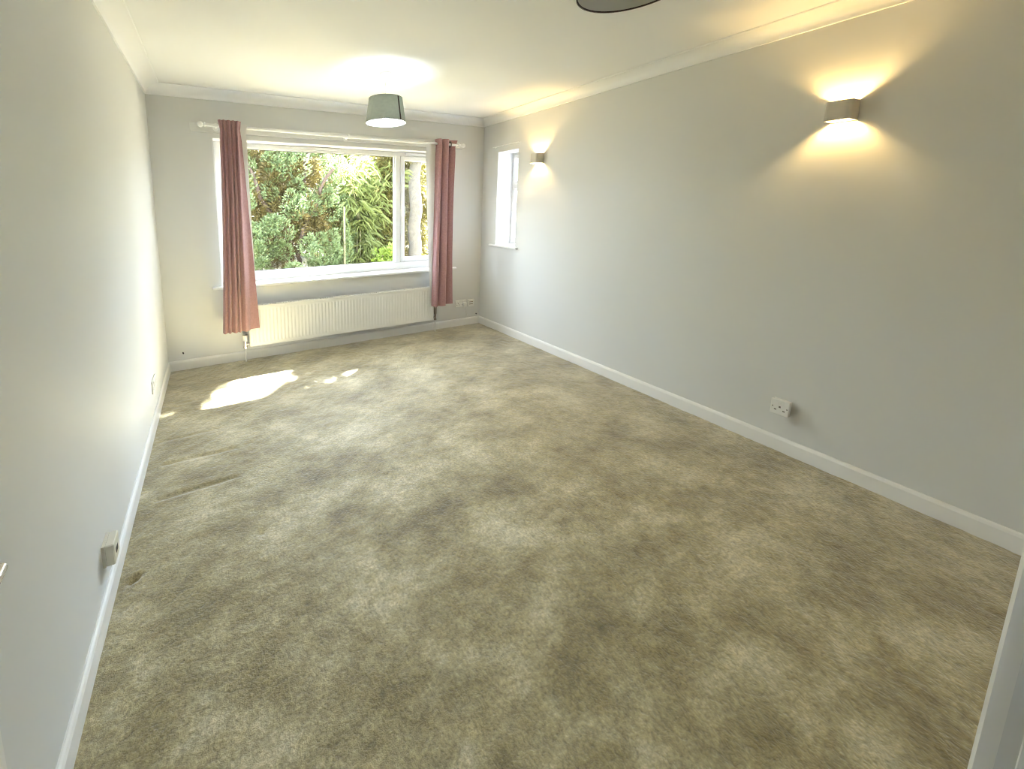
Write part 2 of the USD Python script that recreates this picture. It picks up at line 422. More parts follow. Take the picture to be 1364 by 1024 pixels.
for z0, z1 in ((0.2, 0.95), (1.1, 1.85)):
    ring = sbox(YN + 0.12, z0, DE - 0.1, z1).difference(sbox(YN + 0.14, z0 + 0.02, DE - 0.12, z1 - 0.02))
    obj('panel_moulding', place(prism(ring, 0.006), (0, 1, 0), (0, 0, 1), (1, 0, 0), (0.08, 0, 0)), 'wood', door)
hd = obj('handle', [tube([(0.08, DE - 0.028, 0.905), (0.118, DE - 0.028, 0.905)], 0.008), tube([(0.118, DE - 0.02, 0.906), (0.122, DE - 0.07, 0.906), (0.120, DE - 0.13, 0.905)], 0.008),
                    lathe([(0, 0), (0.024, 0), (0.024, 0.004), (0, 0.006)], (0.08, DE - 0.028, 0.905), (1, 0, 0))], 'chrome', door, smooth=40)


# ------------------------------------------------------------------ large window
def frame_y(x0, x1, z0, z1, t, y0, y1, c=0.004):
    """a rectangular frame of four chamfered members in an x-z plane"""
    return [bx(x0, x0 + t, y0, y1, z0, z1, c), bx(x1 - t, x1, y0, y1, z0, z1, c), bx(x0 + t - c, x1 - t + c, y0, y1, z1 - t, z1, c), bx(x0 + t - c, x1 - t + c, y0, y1, z0, z0 + t, c)]


win = thing('window_1', (WX0, 0.15, WZ0), 'large white framed picture window with a side casement', kind='structure')
FZ0, FZ1 = 0.705, 2.000
GX0, GX1, GZ0, GZ1 = 0.527, 2.276, 0.795, 1.958
fr = [bx(WX0 + 0.006, GX0, 0.15, 0.22, FZ0, FZ1, 0.004), bx(WX1 - 0.056, WX1 - 0.006, 0.15, 0.22, FZ0, FZ1, 0.004),
      bx(GX0 - 0.004, WX1 - 0.05, 0.15, 0.22, GZ1, FZ1, 0.004), bx(GX0 - 0.004, WX1 - 0.05, 0.15, 0.22, FZ0, GZ0, 0.004), bx(GX1, GX1 + 0.06, 0.15, 0.22, GZ0 - 0.004, GZ1 + 0.004, 0.004)]
obj('frame', fr, 'upvc', win)
obj('bead', frame_y(GX0 - 0.002, GX1 + 0.002, GZ0 - 0.002, GZ1 + 0.002, 0.012, 0.162, 0.18, 0.003), 'upvc', win)
obj('pane', bx(GX0, GX1, 0.184, 0.188, GZ0, GZ1), 'glass', win)
obj('gasket', frame_y(GX0 + 0.008, GX1 - 0.008, GZ0 + 0.008, GZ1 - 0.008, 0.005, 0.176, 0.184, 0.001), 'dark', win)
SX0, SX1, S0, S1 = GX1 + 0.062, WX1 - 0.052, GZ0 + 0.004, GZ1 - 0.002
sash = obj('sash', frame_y(SX0, SX1, S0, S1, 0.046, 0.138, 0.20, 0.005), 'upvc', win)
obj('pane', bx(SX0 + 0.04, SX1 - 0.04, 0.166, 0.170, S0 + 0.04, S1 - 0.04), 'glass', sash)
obj('handle', [bx(SX0 + 0.012, SX0 + 0.032, 0.128, 0.139, 1.30, 1.40, 0.003), bx(SX0 + 0.013, SX0 + 0.031, 0.105, 0.122, 1.30, 1.32, 0.003), bx(SX0 + 0.014, SX0 + 0.03, 0.10, 0.118, 1.31, 1.42, 0.004), bx(SX0 + 0.015, SX0 + 0.029, 0.115, 0.13, 1.30, 1.325, 0.002)], 'upvc', sash)
for vx0, vx1 in ((1.16, 1.66), (2.40, 2.82)):
    obj('trickle_vent', [bx(vx0, vx1, 0.132, 0.151, 1.972, 1.996, 0.004), bx(vx0 + 0.01, vx1 - 0.01, 0.126, 0.134, 1.988, 1.994, 0.001)], 'upvc', win)
obj('reveal_lining', [bx(WX0, WX0 + 0.006, 0.001, 0.27, WZ0, WZ1), bx(WX1 - 0.006, WX1, 0.001, 0.27, WZ0, WZ1), bx(WX0, WX1, 0.001, 0.27, WZ1 - 0.006, WZ1)], 'upvc', win)
obj('sill', [bx(0.388, 2.974, -0.036, 0.004, 0.690, 0.715, 0.006), bx(WX0 + 0.002, WX1 - 0.002, 0.0, 0.152, 0.691, 0.715)], 'upvc', win)

# ------------------------------------------------------------------ small frosted side window
w2 = thing('window_2', (W + 0.21, SY0, SZ0), 'narrow frosted side window glowing white beside the corner', kind='structure')


def frame_x(y0, y1, z0, z1, t, x0, x1, c=0.003):
    return [bx(x0, x1, y0, y0 + t, z0, z1, c), bx(x0, x1, y1 - t, y1, z0, z1, c), bx(x0, x1, y0 + t - c, y1 - t + c, z1 - t, z1, c), bx(x0, x1, y0 + t - c, y1 - t + c, z0, z0 + t, c)]


obj('reveal_lining', [bx(W + 0.001, W + 0.28, SY1 - 0.005, SY1, SZ0, SZ1), bx(W + 0.001, W + 0.28, SY0, SY0 + 0.005, SZ0, SZ1), bx(W + 0.001, W + 0.28, SY0, SY1, SZ1 - 0.005, SZ1)], 'upvc', w2)
obj('frame', frame_x(SY0 + 0.005, SY1 - 0.005, SZ0 + 0.01, SZ1 - 0.005, 0.03, W + 0.21, W + 0.275) + [bx(W + 0.21, W + 0.275, SY0 + 0.03, SY1 - 0.03, 1.615, 1.655, 0.003)], 'upvc', w2)
for z0, z1 in ((SZ0 + 0.04, 1.615), (1.655, SZ1 - 0.035)):
    s = obj('sash', frame_x(SY0 + 0.036, SY1 - 0.036, z0 + 0.003, z1 - 0.003, 0.028, W + 0.198, W + 0.25), 'upvc', w2)
    obj('pane', bx(W + 0.206, W + 0.210, SY0 + 0.05, SY1 - 0.05, z0 + 0.02, z1 - 0.02), 'frost', s)
    obj('gasket', frame_x(SY0 + 0.063, SY1 - 0.063, z0 + 0.030, z1 - 0.030, 0.004, W + 0.200, W + 0.206, 0.0008), 'plastic', s)
obj('sill', [bx(W - 0.032, W + 0.004, -0.600, -0.165, 0.958, 0.982, 0.006), bx(W, W + 0.212, SY0 + 0.001, SY1 - 0.001, 0.976, 0.982)], 'upvc', w2)

w3 = thing('window_3', (0.6, YN - 1.75, 1.25), 'frosted window of the hallway behind the viewer', kind='structure')
obj('frame', frame_y(0.30, 0.90, 1.25, 2.05, 0.05, YN - 1.79, YN - 1.73), 'upvc', w3)
obj('pane', bx(0.34, 0.86, YN - 1.763, YN - 1.758, 1.29, 2.01), 'frost', w3)

# slim net-curtain rod over the small window
nr = thing('net_curtain_rod', (W, -0.39, 2.055), 'thin white net curtain rod above the narrow side window', 'curtain rod')
obj('rod', tube([(W - 0.03, -0.195, 2.052), (W - 0.03, -0.585, 2.054)], 0.0055), 'upvc', nr, smooth=40)
for yy in (-0.205, -0.575):
    obj('hook', [tube([(W, yy, 2.053), (W - 0.031, yy, 2.053)], 0.003, 8), lathe([(0, 0), (0.009, 0), (0.009, 0.003), (0, 0.004)], (W, yy, 2.053), (-1, 0, 0), 16)], 'upvc', nr, smooth=40)

# ------------------------------------------------------------------ curtain pole, batten
RY, RZ = -0.12, 2.067
bat = obj('batten', bx(0.302, 3.03, -0.02, 0, 2.044, 2.118, 0.003), 'paint', label='flat painted batten on the wall behind the curtain pole', cat='batten')
pole = thing('curtain_pole', (1.66, RY, RZ), 'white curtain pole with ball finials above the large window', 'curtain pole')
obj('rod', tube([(0.415, RY, RZ + 0.018), (1.66, RY, RZ + 0.004), (2.935, RY, RZ - 0.003)], 0.0135, 20), 'upvc', pole, smooth=40)
for xx, s, zz in ((0.418, -1, RZ + 0.018), (2.932, 1, RZ - 0.003)):
    prof = [(0, -0.004), (0.017, -0.004), (0.019, 0.002), (0.015, 0.009), (0.012, 0.013)] + [(0.024 * math.sin(t), 0.034 - 0.024 * math.cos(t)) for t in np.linspace(0.5, math.pi, 10)]
    prof[-1] = (0, prof[-1][1])
    obj('finial', lathe(prof, (xx, RY, zz), (s, 0, 0), 24), 'upvc', pole, smooth=40)
for xx, zz in ((0.50, RZ + 0.017), (1.655, RZ + 0.004), (2.90, RZ - 0.003)):
    cup = lathe([(0.0135, -0.008), (0.020, -0.008), (0.020, 0.008), (0.0135, 0.008), (0.0135, -0.008)], (xx, RY, zz), (1, 0, 0), 24)
    obj('bracket', [cup, tube([(xx, -0.02, zz - 0.004), (xx, RY + 0.016, zz - 0.004)], 0.008, 12), lathe([(0, 0), (0.024, 0), (0.024, 0.004), (0.012, 0.008), (0, 0.008)], (xx, -0.0195, zz - 0.004), (0, -1, 0), 20)], 'upvc', pole, smooth=40)


# ------------------------------------------------------------------ curtains
def curtain(label, top, mid, bottom, lt, lm, lb, ztop, zbot, rings, zr):
    c = thing('curtain', (np.mean([p[0] for p in bottom]), RY, zbot), label, 'curtain', 'pink curtains at the large window')

    def loft(t, m, b, z0, z1, rows=26, n=10, seed=0):
        A, Bm, C = curve(t, n), curve(m, n), curve(b, n)
        g = []
        for k, s in enumerate(np.linspace(0, 1, rows)):
            # s: 0 top, 1 bottom; quadratic through the three paths
            w0, w1, w2 = (1 - s) * (1 - 2 * s), 4 * s * (1 - s), s * (2 * s - 1)
            p = w0 * A + w1 * Bm + w2 * C
            flare = 0.05 * math.exp(-(s / 0.02) ** 2)
            cx = p[:, 0].mean()
            x = cx + (p[:, 0] - cx) * (1 + flare * 2.6 - 0.06 * math.exp(-((s - 0.04) / 0.03) ** 2))
            q = np.stack([x, p[:, 1], np.full(len(p), z0 + (z1 - z0) * s)], -1)
            nz = meshkit.noise(np.stack([q[:, 0] * 30, np.full(len(q), s * 7.0), 0 * x], -1), seed)
            q[:, 1] += 0.003 * (nz - 0.5) * min(1, s * 3)
            g.append(q)
        return np.array(g)
    obj('cloth', sheet(loft(top, mid, bottom, ztop, zbot, seed=1), 0.003), 'pink', c, smooth=50)
    obj('lining', sheet(loft(lt, lm, lb, ztop - 0.02, zbot + 0.03, seed=2), 0.0015), 'lining', c, smooth=50, label='white lining behind the pink cloth')
    for x, y in rings:
        ring = lathe([(0.020, -0.003), (0.031, -0.003), (0.033, 0), (0.031, 0.003), (0.020, 0.003), (0.020, -0.003)], (x, y, zr), (1, 0, 0), 24)
        obj('eyelet', ring, 'chrome', c, smooth=40, label='round chrome eyelet')
    return c


def zig(x0, x1, n, yf, yb, start=0):
    xs = np.linspace(x0, x1, n)
    return [(x, yf if (i + start) % 2 == 0 else yb) for i, x in enumerate(xs)]


# left: five narrow pleats, then a plain returned panel whose white lining shows at its edge
lt_top = [(0.526, -0.140), (0.538, -0.166), (0.552, -0.146), (0.566, -0.170), (0.582, -0.146), (0.600, -0.172), (0.616, -0.147), (0.632, -0.170), (0.648, -0.146), (0.662, -0.168), (0.672, -0.150), (0.680, -0.142), (0.686, -0.140)]
lt_mid = [(0.502, -0.120), (0.514, -0.160), (0.532, -0.138), (0.548, -0.168), (0.566, -0.134), (0.588, -0.172), (0.606, -0.140), (0.618, -0.168), (0.634, -0.136), (0.656, -0.166), (0.676, -0.140), (0.700, -0.118), (0.728, -0.106)]
lt_bot = [(0.452, -0.118), (0.468, -0.164), (0.492, -0.134), (0.510, -0.170), (0.526, -0.126), (0.556, -0.174), (0.578, -0.138), (0.592, -0.170), (0.610, -0.128), (0.640, -0.168), (0.664, -0.150), (0.690, -0.108), (0.764, -0.102)]
ll_top = [(0.545, -0.137), (0.60, -0.1365), (0.66, -0.1365), (0.70, -0.1365), (0.735, -0.138)]
ll_mid = [(0.520, -0.110), (0.58, -0.108), (0.66, -0.106), (0.71, -0.100), (0.742, -0.100)]
ll_bot = [(0.480, -0.100), (0.56, -0.098), (0.66, -0.096), (0.71, -0.094), (0.760, -0.094)]
curtain('dusky pink eyelet curtain at the end of the pole over the radiator edge', lt_top, lt_mid, lt_bot, ll_top, ll_mid, ll_bot, 2.125, 0.318,
        [], 0)
# right: two broad pleats and a narrow flap, white lining on the window side
rt_top = [(2.628, -0.100), (2.640, -0.160), (2.665, -0.165), (2.680, -0.110), (2.700, -0.160), (2.745, -0.168), (2.765, -0.120), (2.780, -0.085), (2.810, -0.110), (2.868, -0.128)]
rt_mid = [(2.605, -0.105), (2.620, -0.160), (2.652, -0.165), (2.668, -0.115), (2.690, -0.162), (2.738, -0.168), (2.760, -0.125), (2.772, -0.092), (2.800, -0.112), (2.842, -0.130)]
rt_bot = [(2.590, -0.112), (2.605, -0.160), (2.640, -0.166), (2.660, -0.118), (2.680, -0.162), (2.735, -0.170), (2.756, -0.130), (2.766, -0.100), (2.800, -0.112), (2.862, -0.126)]
rl_top = [(2.505, -0.100), (2.55, -0.128), (2.60, -0.108), (2.68, -0.090), (2.76, -0.080)]
rl_mid = [(2.535, -0.100), (2.57, -0.122), (2.62, -0.108), (2.68, -0.096), (2.76, -0.084)]
rl_bot = [(2.580, -0.104), (2.60, -0.110), (2.63, -0.104), (2.68, -0.100), (2.76, -0.090)]
curtain('dusky pink eyelet curtain at the corner end of the pole, beside the small sockets', rt_top, rt_mid, rt_bot, rl_top, rl_mid, rl_bot, 2.112, 0.318,
        [(2.652, RY), (2.720, RY), (2.795, RY)], RZ - 0.001)

# ------------------------------------------------------------------ radiator
RX0, RX1, RB, RT, RF = 0.672, 2.642, 0.136, 0.524, -0.078
rad = thing('radiator', ((RX0 + RX1) / 2, -0.05, RB), 'long white fluted panel radiator under the large window', 'radiator')


def flutes():
    xs = np.arange(RX0 + 0.03, RX1 - 0.03, 0.0055)
    zs = np.concatenate([np.linspace(RB + 0.012, RB + 0.05, 6), np.linspace(RT - 0.055, RT - 0.014, 6)])
    ph = (xs - xs[0]) / 0.0333
    wave = np.clip(1.6 * np.cos(2 * np.pi * ph), -1, 1) * 0.5 + 0.5
    g = []
    for zz in zs:
        w = np.clip(min(zz - RB - 0.03, RT - 0.036 - zz) / 0.014, 0, 1)
        g.append(np.stack([xs, RF + 0.0024 * wave * w, np.full_like(xs, zz)], -1))
    return sheet(np.array(g), 0.002)


obj('panel', [flutes(), bx(RX0 + 0.004, RX0 + 0.034, RF - 0.001, RF + 0.012, RB, RT - 0.012, 0.004), bx(RX1 - 0.034, RX1 - 0.004, RF - 0.001, RF + 0.012, RB, RT - 0.012, 0.004),
              bx(RX0 + 0.004, RX1 - 0.004, RF - 0.002, RF + 0.012, RB, RB + 0.016, 0.005), bx(RX0 + 0.02, RX1 - 0.02, RF + 0.011, RF + 0.016, RB + 0.005, RT - 0.02)], 'rad', rad)
top = [bx(RX0, RX1, RF - 0.004, RF + 0.010, RT - 0.018, RT, 0.003), bx(RX0, RX1, -0.040, -0.032, RT - 0.014, RT, 0.002)]
top += [bx(xx, xx + 0.012, RF + 0.008, -0.038, RT - 0.008, RT - 0.002) for xx in np.arange(RX0 + 0.004, RX1 - 0.01, 0.024)]
obj('top_grille', top, 'rad', rad)
for xx in (RX0, RX1 - 0.003):
    obj('side_cover', bx(xx, xx + 0.003, RF + 0.0, -0.034, RB + 0.004, RT - 0.004, 0.001), 'rad', rad)
obj('back_plate', bx(RX0 + 0.02, RX1 - 0.02, -0.040, -0.034, RB + 0.01, RT - 0.02, 0.002), 'rad', rad)
for xx in (0.95, 2.36):
    obj('wall_bracket', bx(xx, xx + 0.03, -0.034, -0.001, RB + 0.06, RT - 0.06, 0.0), 'rad', rad)
vx = 0.634
v1 = obj('valve', [tube([(vx, -0.055, 0.135), (vx, -0.055, 0.195)], 0.012, 16), tube([(vx, -0.055, 0.165), (RX0 + 0.01, -0.055, 0.165)], 0.010, 14), lathe([(0, 0), (0.017, 0), (0.017, 0.016), (0, 0.016)], (vx, -0.055, 0.128), n=6)], 'chrome', rad, smooth=35)
obj('valve_cap', lathe([(0, 0), (0.020, 0), (0.022, 0.006), (0.022, 0.05), (0.018, 0.056), (0, 0.058)], (vx, -0.055, 0.195), n=24), 'plastic', v1, smooth=40, label='white plastic thermostat head')
obj('pipe', tube([(vx, -0.055, -0.003), (vx, -0.055, 0.132)], 0.0075, 14), 'plastic', rad, smooth=40)
vx = 2.678
v2 = obj('valve', [tube([(vx, -0.055, 0.140), (vx, -0.055, 0.20)], 0.011, 16), tube([(vx, -0.055, 0.165), (RX1 - 0.01, -0.055, 0.165)], 0.010, 14), lathe([(0, 0), (0.016, 0), (0.016, 0.016), (0, 0.016)], (vx, -0.055, 0.130), n=6)], 'copper', rad, smooth=35, label='dull brown metal lockshield valve')
obj('valve_cap', lathe([(0, 0), (0.014, 0), (0.016, 0.01), (0.016, 0.085), (0.010, 0.10), (0, 0.10)], (vx, -0.055, 0.20), n=24), 'copper', v2, smooth=40)
obj('pipe', tube([(vx, -0.055, -0.003), (vx, -0.055, 0.133)], 0.0075, 14), 'plastic', rad, smooth=40)


# ------------------------------------------------------------------ sockets
def socket(name, label, o, ex, ez, w, h, d, double=True, m='plastic', extra=None, cat='socket'):
    """o: centre on the wall; ex along the wall, ez out of it"""
    ex, ez, up = np.array(ex, float), np.array(ez, float), np.array([0, 0, 1.0])
    s = thing(name, o, label, cat, 'electrical outlets low on the walls')
    P = lambda mm: place(mm, ex, up, ez, o)
    obj('back_box', P(bx(-w / 2 + 0.003, w / 2 - 0.003, -h / 2 + 0.003, h / 2 - 0.003, 0, max(d - 0.009, 0.003), 0.001)), m, s)
    pl = obj('face_plate', P(bx(-w / 2, w / 2, -h / 2, h / 2, max(d - 0.009, 0.002), d, 0.003)), m, s)
    n = 2 if double else 1
    for k in range(n):
        c = (k - (n - 1) / 2) * w / 2 if n == 2 else 0
        u = w / 2 if n == 2 else w
        obj('switch', P(bx(c - u * 0.13, c + u * 0.13, h * 0.16, h * 0.36, d - 0.001, d + 0.004, 0.0015)), m, pl)
        obj('pin_slots', [P(bx(c - 0.004, c + 0.004, -h * 0.02, h * 0.09, d - 0.001, d + 0.0006)), P(bx(c - u * 0.2 - 0.007, c - u * 0.2 + 0.003, -h * 0.22, -h * 0.15, d - 0.001, d + 0.0006)), P(bx(c + u * 0.2 - 0.003, c + u * 0.2 + 0.007, -h * 0.22, -h * 0.15, d - 0.001, d + 0.0006))], 'slot', pl)
    for sx in (-1, 1):
        obj('screw', P(lathe([(0, 0), (0.0035, 0), (0.003, 0.0008), (0, 0.001)], (sx * (w / 2 - 0.009), 0.0, d - 0.0003), n=12)), 'chrome', pl)
    return s


socket('wall_socket', 'single white box socket on the lit long wall, nearest the viewer', (W, -2.717, 0.265), (0, -1, 0), (-1, 0, 0), 0.078, 0.088, 0.034, double=False)
jb = thing('junction_box', (0, -2.138, 0.204), 'small cream surface box low on the bare left wall, nearest the viewer', 'socket', 'electrical outlets low on the walls')
obj('base', bx(0, 0.010, -2.176, -2.104, 0.163, 0.245, 0.001), 'cream', jb)
obj('cover', bx(0.009, 0.037, -2.175, -2.105, 0.164, 0.244, 0.003), 'cream', jb)
obj('outlet', bx(0.0365, 0.0376, -2.152, -2.128, 0.19, 0.21), 'dark', jb)
socket('wall_socket', 'flat white double socket on the left wall near the window corner', (0, -0.85, 0.26), (0, 1, 0), (1, 0, 0), 0.146, 0.086, 0.010)
socket('wall_socket', 'white double socket with a plug on the window wall, beside the pink curtain', (3.058, 0, 0.270), (1, 0, 0), (0, -1, 0), 0.150, 0.082, 0.012)
ph = thing('telephone_socket', (3.205, 0, 0.262), 'small white telephone outlet on the window wall next to the corner', 'socket', 'electrical outlets low on the walls')
obj('face_plate', bx(3.160, 3.250, -0.014, 0, 0.218, 0.306, 0.003), 'plastic', ph)
obj('shutter', [bx(3.178, 3.232, -0.0155, -0.013, 0.272, 0.280), bx(3.178, 3.232, -0.0155, -0.013, 0.246, 0.254)], 'copper', ph)
plug = thing('plug', (3.098, -0.012, 0.255), 'white plug in the double socket beside the curtain, with thin cable', 'plug')
obj('body', bx(3.078, 3.122, -0.048, -0.0125, 0.236, 0.286, 0.006), 'plastic', plug)
obj('cable', tube(curve([(3.100, -0.035, 0.238), (3.105, -0.036, 0.215), (3.125, -0.022, 0.175), (3.150, -0.010, 0.13), (3.160, -0.017, 0.088)], 8), 0.0025, 8), 'plastic', plug, smooth=40)
obj('cable_stub', tube([(0.118, 0, 0.150), (0.122, -0.018, 0.148)], 0.006, 10), 'dark', label='small dark cable stub on the window wall near the left corner', cat='cable')
obj('cable_stub', tube([(3.292, 0, 0.118), (3.290, -0.016, 0.117)], 0.006, 10), 'dark', label='tiny dark cable stub just above the baseboard near the small window corner', cat='cable')


# ------------------------------------------------------------------ wall lights
def sconce(label, yc, zc):
    s = thing('wall_light', (W, yc, zc), label, 'wall light', 'plaster up and down wall lights')
    w, d, h = 0.046, 0.090, 0.046

    def ring(ww, dd, r):
        return Polygon([(0, -ww), (dd - r, -ww)] + [(dd - r + r * math.sin(t), -ww + r - r * math.cos(t)) for t in np.linspace(0, math.pi / 2, 7)] + [(dd - r + r * math.cos(t), ww - r + r * math.sin(t)) for t in np.linspace(0, math.pi / 2, 7)] + [(dd - r, ww), (0, ww)])
    body = ring(w, d, 0.018).difference(Polygon([(p[0] + 0.006, p[1]) for p in ring(w - 0.006, d - 0.013, 0.014).exterior.coords]))
    obj('body', place(prism(body, 2 * h), (-1, 0, 0), (0, 1, 0), (0, 0, 1), (W, yc, zc - h)), 'plaster', s, smooth=35)
    obj('lamp_holder', tube([(W - 0.006, yc, zc), (W - 0.028, yc, zc)], 0.010, 14), 'plastic', s, smooth=40)
    obj('bulb', lathe([(0, -0.016), (0.006, -0.015), (0.0085, -0.011), (0.0085, 0.011), (0.006, 0.015), (0, 0.016)], (W - 0.042, yc, zc), n=16), 'bulb_warm', s, smooth=40)


sconce('glowing plaster wall light high on the long wall, nearest the viewer', -2.783, 1.866)
sconce('glowing plaster wall light beside the narrow side window', -0.842, 1.862)


# ------------------------------------------------------------------ pendant lamps
def pendant(label, x, y, zb, zt, rb, rt, lit, seam):
    p = thing('pendant_lamp', (x, y, ZC), label, 'pendant lamp', 'grey drum pendant lamps')
    obj('ceiling_rose', lathe([(0, ZC), (0.048, ZC), (0.050, ZC - 0.012), (0.046, ZC - 0.026), (0.030, ZC - 0.030), (0, ZC - 0.031)], (x, y, 0), n=32), 'plastic', p, smooth=40)
    obj('cord', tube([(x, y, ZC - 0.03), (x, y, zt + 0.005)], 0.004, 10), 'plastic', p, smooth=40)
    obj('lamp_holder', lathe([(0, zt + 0.01), (0.012, zt + 0.01), (0.019, zt - 0.01), (0.019, zt - 0.055), (0, zt - 0.055)], (x, y, 0), n=24), 'plastic', p, smooth=40)
    sp = []
    for k in range(3):
        a = 2 * math.pi * k / 3 + 0.4
        sp.append(tube([(x + 0.018 * math.cos(a), y + 0.018 * math.sin(a), zt - 0.03), (x + (rt - 0.001) * math.cos(a), y + (rt - 0.001) * math.sin(a), zt - 0.008)], 0.0016, 8))
    obj('shade_ring', sp, 'chrome', p, smooth=40)
    t = 0.0012
    sh = obj('shade', lathe([(rb, zb), (rt, zt), (rt - t, zt), (rb - t, zb), (rb, zb)], (x, y, 0), n=72), 'shade', p, smooth=30)
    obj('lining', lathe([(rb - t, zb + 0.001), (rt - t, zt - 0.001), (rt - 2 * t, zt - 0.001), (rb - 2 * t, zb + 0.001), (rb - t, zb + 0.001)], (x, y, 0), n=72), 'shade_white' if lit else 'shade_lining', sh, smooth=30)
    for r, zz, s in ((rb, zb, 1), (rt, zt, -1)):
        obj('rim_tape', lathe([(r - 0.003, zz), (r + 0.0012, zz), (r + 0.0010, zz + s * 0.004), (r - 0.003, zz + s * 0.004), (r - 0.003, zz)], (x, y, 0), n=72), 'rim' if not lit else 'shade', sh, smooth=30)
    if seam is not None:
        c, sn = math.cos(seam), math.sin(seam)
        tx, ty = -sn, c
        q = []
        for rr in (0.0, 0.0022):
            for (r, zz) in ((rb, zb + 0.004), (rt, zt - 0.004)):
                for s in (-0.006, 0.006):
                    q.append((x + (r + rr) * c + s * tx, y + (r + rr) * sn + s * ty, zz))
        obj('seam', trimesh.convex.convex_hull(np.array(q)), 'rim', sh, label='dark vertical seam')
    obj('bulb', lathe([(0, zt - 0.160), (0.014, zt - 0.157), (0.023, zt - 0.147), (0.025, zt - 0.134), (0.021, zt - 0.118), (0.013, zt - 0.100), (0.013, zt - 0.054), (0, zt - 0.054)], (x, y, 0), n=24), 'bulb_cool' if lit else 'bulb_off', p, smooth=40)


pendant('lit grey drum pendant lamp hanging near the large window', 1.652, -0.964, 2.030, 2.205, 0.150, 0.124, True, -1.20)
pendant('unlit grey drum pendant lamp nearest the viewer, cut by the picture top', 1.605, -2.830, 2.050, 2.225, 0.150, 0.124, False, None)


# ------------------------------------------------------------------ garden
def blades(c, d, length, width, seed, bend=0.0):
    """flat pointed leaves (two triangles each) at points c along unit directions d"""
    r = np.random.default_rng(seed)
    n = len(c)
    d = d / np.linalg.norm(d, axis=1, keepdims=True)
    s = np.cross(d, r.normal(size=(n, 3)))
    s /= np.linalg.norm(s, axis=1, keepdims=True) + 1e-9
    ln = (length * r.uniform(0.7, 1.3, n))[:, None]
    wd = (width * r.uniform(0.7, 1.3, n))[:, None]
    mid = c + d * ln * 0.45
    tip = c + d * ln
    tip[:, 2] -= bend * ln[:, 0]
    v = np.stack([c, mid + s * wd / 2, tip, mid - s * wd / 2], 1).reshape(-1, 3)
    b = np.arange(n)[:, None] * 4
    return v, np.vstack([b + [0, 1, 2], b + [0, 2, 3]])


def trunk(p0, p1, r0, r1, seed, n=9):
    r = np.random.default_rng(seed)
    t = np.linspace(0, 1, n)[:, None]
    p = np.array(p0) * (1 - t) + np.array(p1) * t
    p[1:-1, :2] += r.normal(scale=0.03, size=(n - 2, 2))
    return tube(p, r0 + (r1 - r0) * t[:, 0], 10)


def clump(centres, axes, per, size, length, width, seed):
    """flame-shaped sprays of leaflets round each centre along each axis"""
    r = np.random.default_rng(seed)
    C, D = [], []
    for c, a in zip(centres, axes):
        a = a / np.linalg.norm(a)
        t = r.uniform(0, 1, per)
        o = r.normal(size=(per, 3))
        o -= (o @ a)[:, None] * a
        o /= np.linalg.norm(o, axis=1, keepdims=True)
        sz = size * r.uniform(0.7, 1.25)
        rad = sz * 0.42 * np.sin(np.pi * np.clip(t, 0.03, 1) ** 0.75) * r.uniform(0.5, 1.0, per)
        C.append(c + a * (t * sz)[:, None] + o * rad[:, None])
        D.append(a * 0.75 + o * 0.8 + r.normal(scale=0.25, size=(per, 3)))
    return blades(np.vstack(C), np.vstack(D), length, width, seed + 1)


def shell(n, cx, cy, rx, ry, z0, z1, seed, front=True, inner=0.75):
    """points on a tapering crown, mostly on the side of the house, with outward axes"""
    r = np.random.default_rng(seed)
    zz = r.uniform(z0, z1, n)
    a = r.uniform(math.pi * 0.95, math.pi * 2.05, n) if front else r.uniform(0, 2 * math.pi, n)
    k = r.uniform(inner, 1.0, n) * (1 - 0.45 * ((zz - z0) / (z1 - z0)) ** 2)
    p = np.stack([cx + rx * k * np.cos(a), cy + ry * k * np.sin(a), zz], -1)
    ax = np.stack([0.45 * np.cos(a), 0.45 * np.sin(a), np.full(n, 1.0)], -1) + r.normal(scale=0.22, size=(n, 3))
    return p, ax


# left: mint-green conifer with brown wood inside
t = thing('conifer', (1.55, 5.0, -0.2), 'mint green conifer with brown branches outside the left of the window', 'tree')
p, a = shell(125, 1.75, 5.0, 1.6, 1.15, -0.2, 2.9, 11, inner=0.85)
obj('foliage', clump(p, a, 300, 0.50, 0.070, 0.030, 12), 'conifer', t, kind='stuff')
p, a = shell(190, 1.7, 5.05, 1.5, 1.1, -0.2, 2.9, 13, inner=0.55)
obj('dead_foliage', clump(p, a, 170, 0.55, 0.11, 0.024, 14), 'dead', t, kind='stuff')
obj('trunk', trunk((2.0, 4.6, -0.25), (1.75, 5.0, 2.8), 0.10, 0.04, 15), 'bark', t, smooth=50)
for k, (q0, q1) in enumerate((((2.0, 4.5, 0.0), (0.95, 3.95, 2.6)), ((2.0, 4.5, 0.5), (2.75, 3.95, 2.2)), ((1.95, 4.4, -0.1), (2.05, 3.85, 1.0)), ((2.0, 4.6, 1.0), (2.3, 4.0, 2.7)))):
    obj('branch', trunk(q0, q1, 0.06, 0.03, 16 + k), 'bark', t, smooth=50)

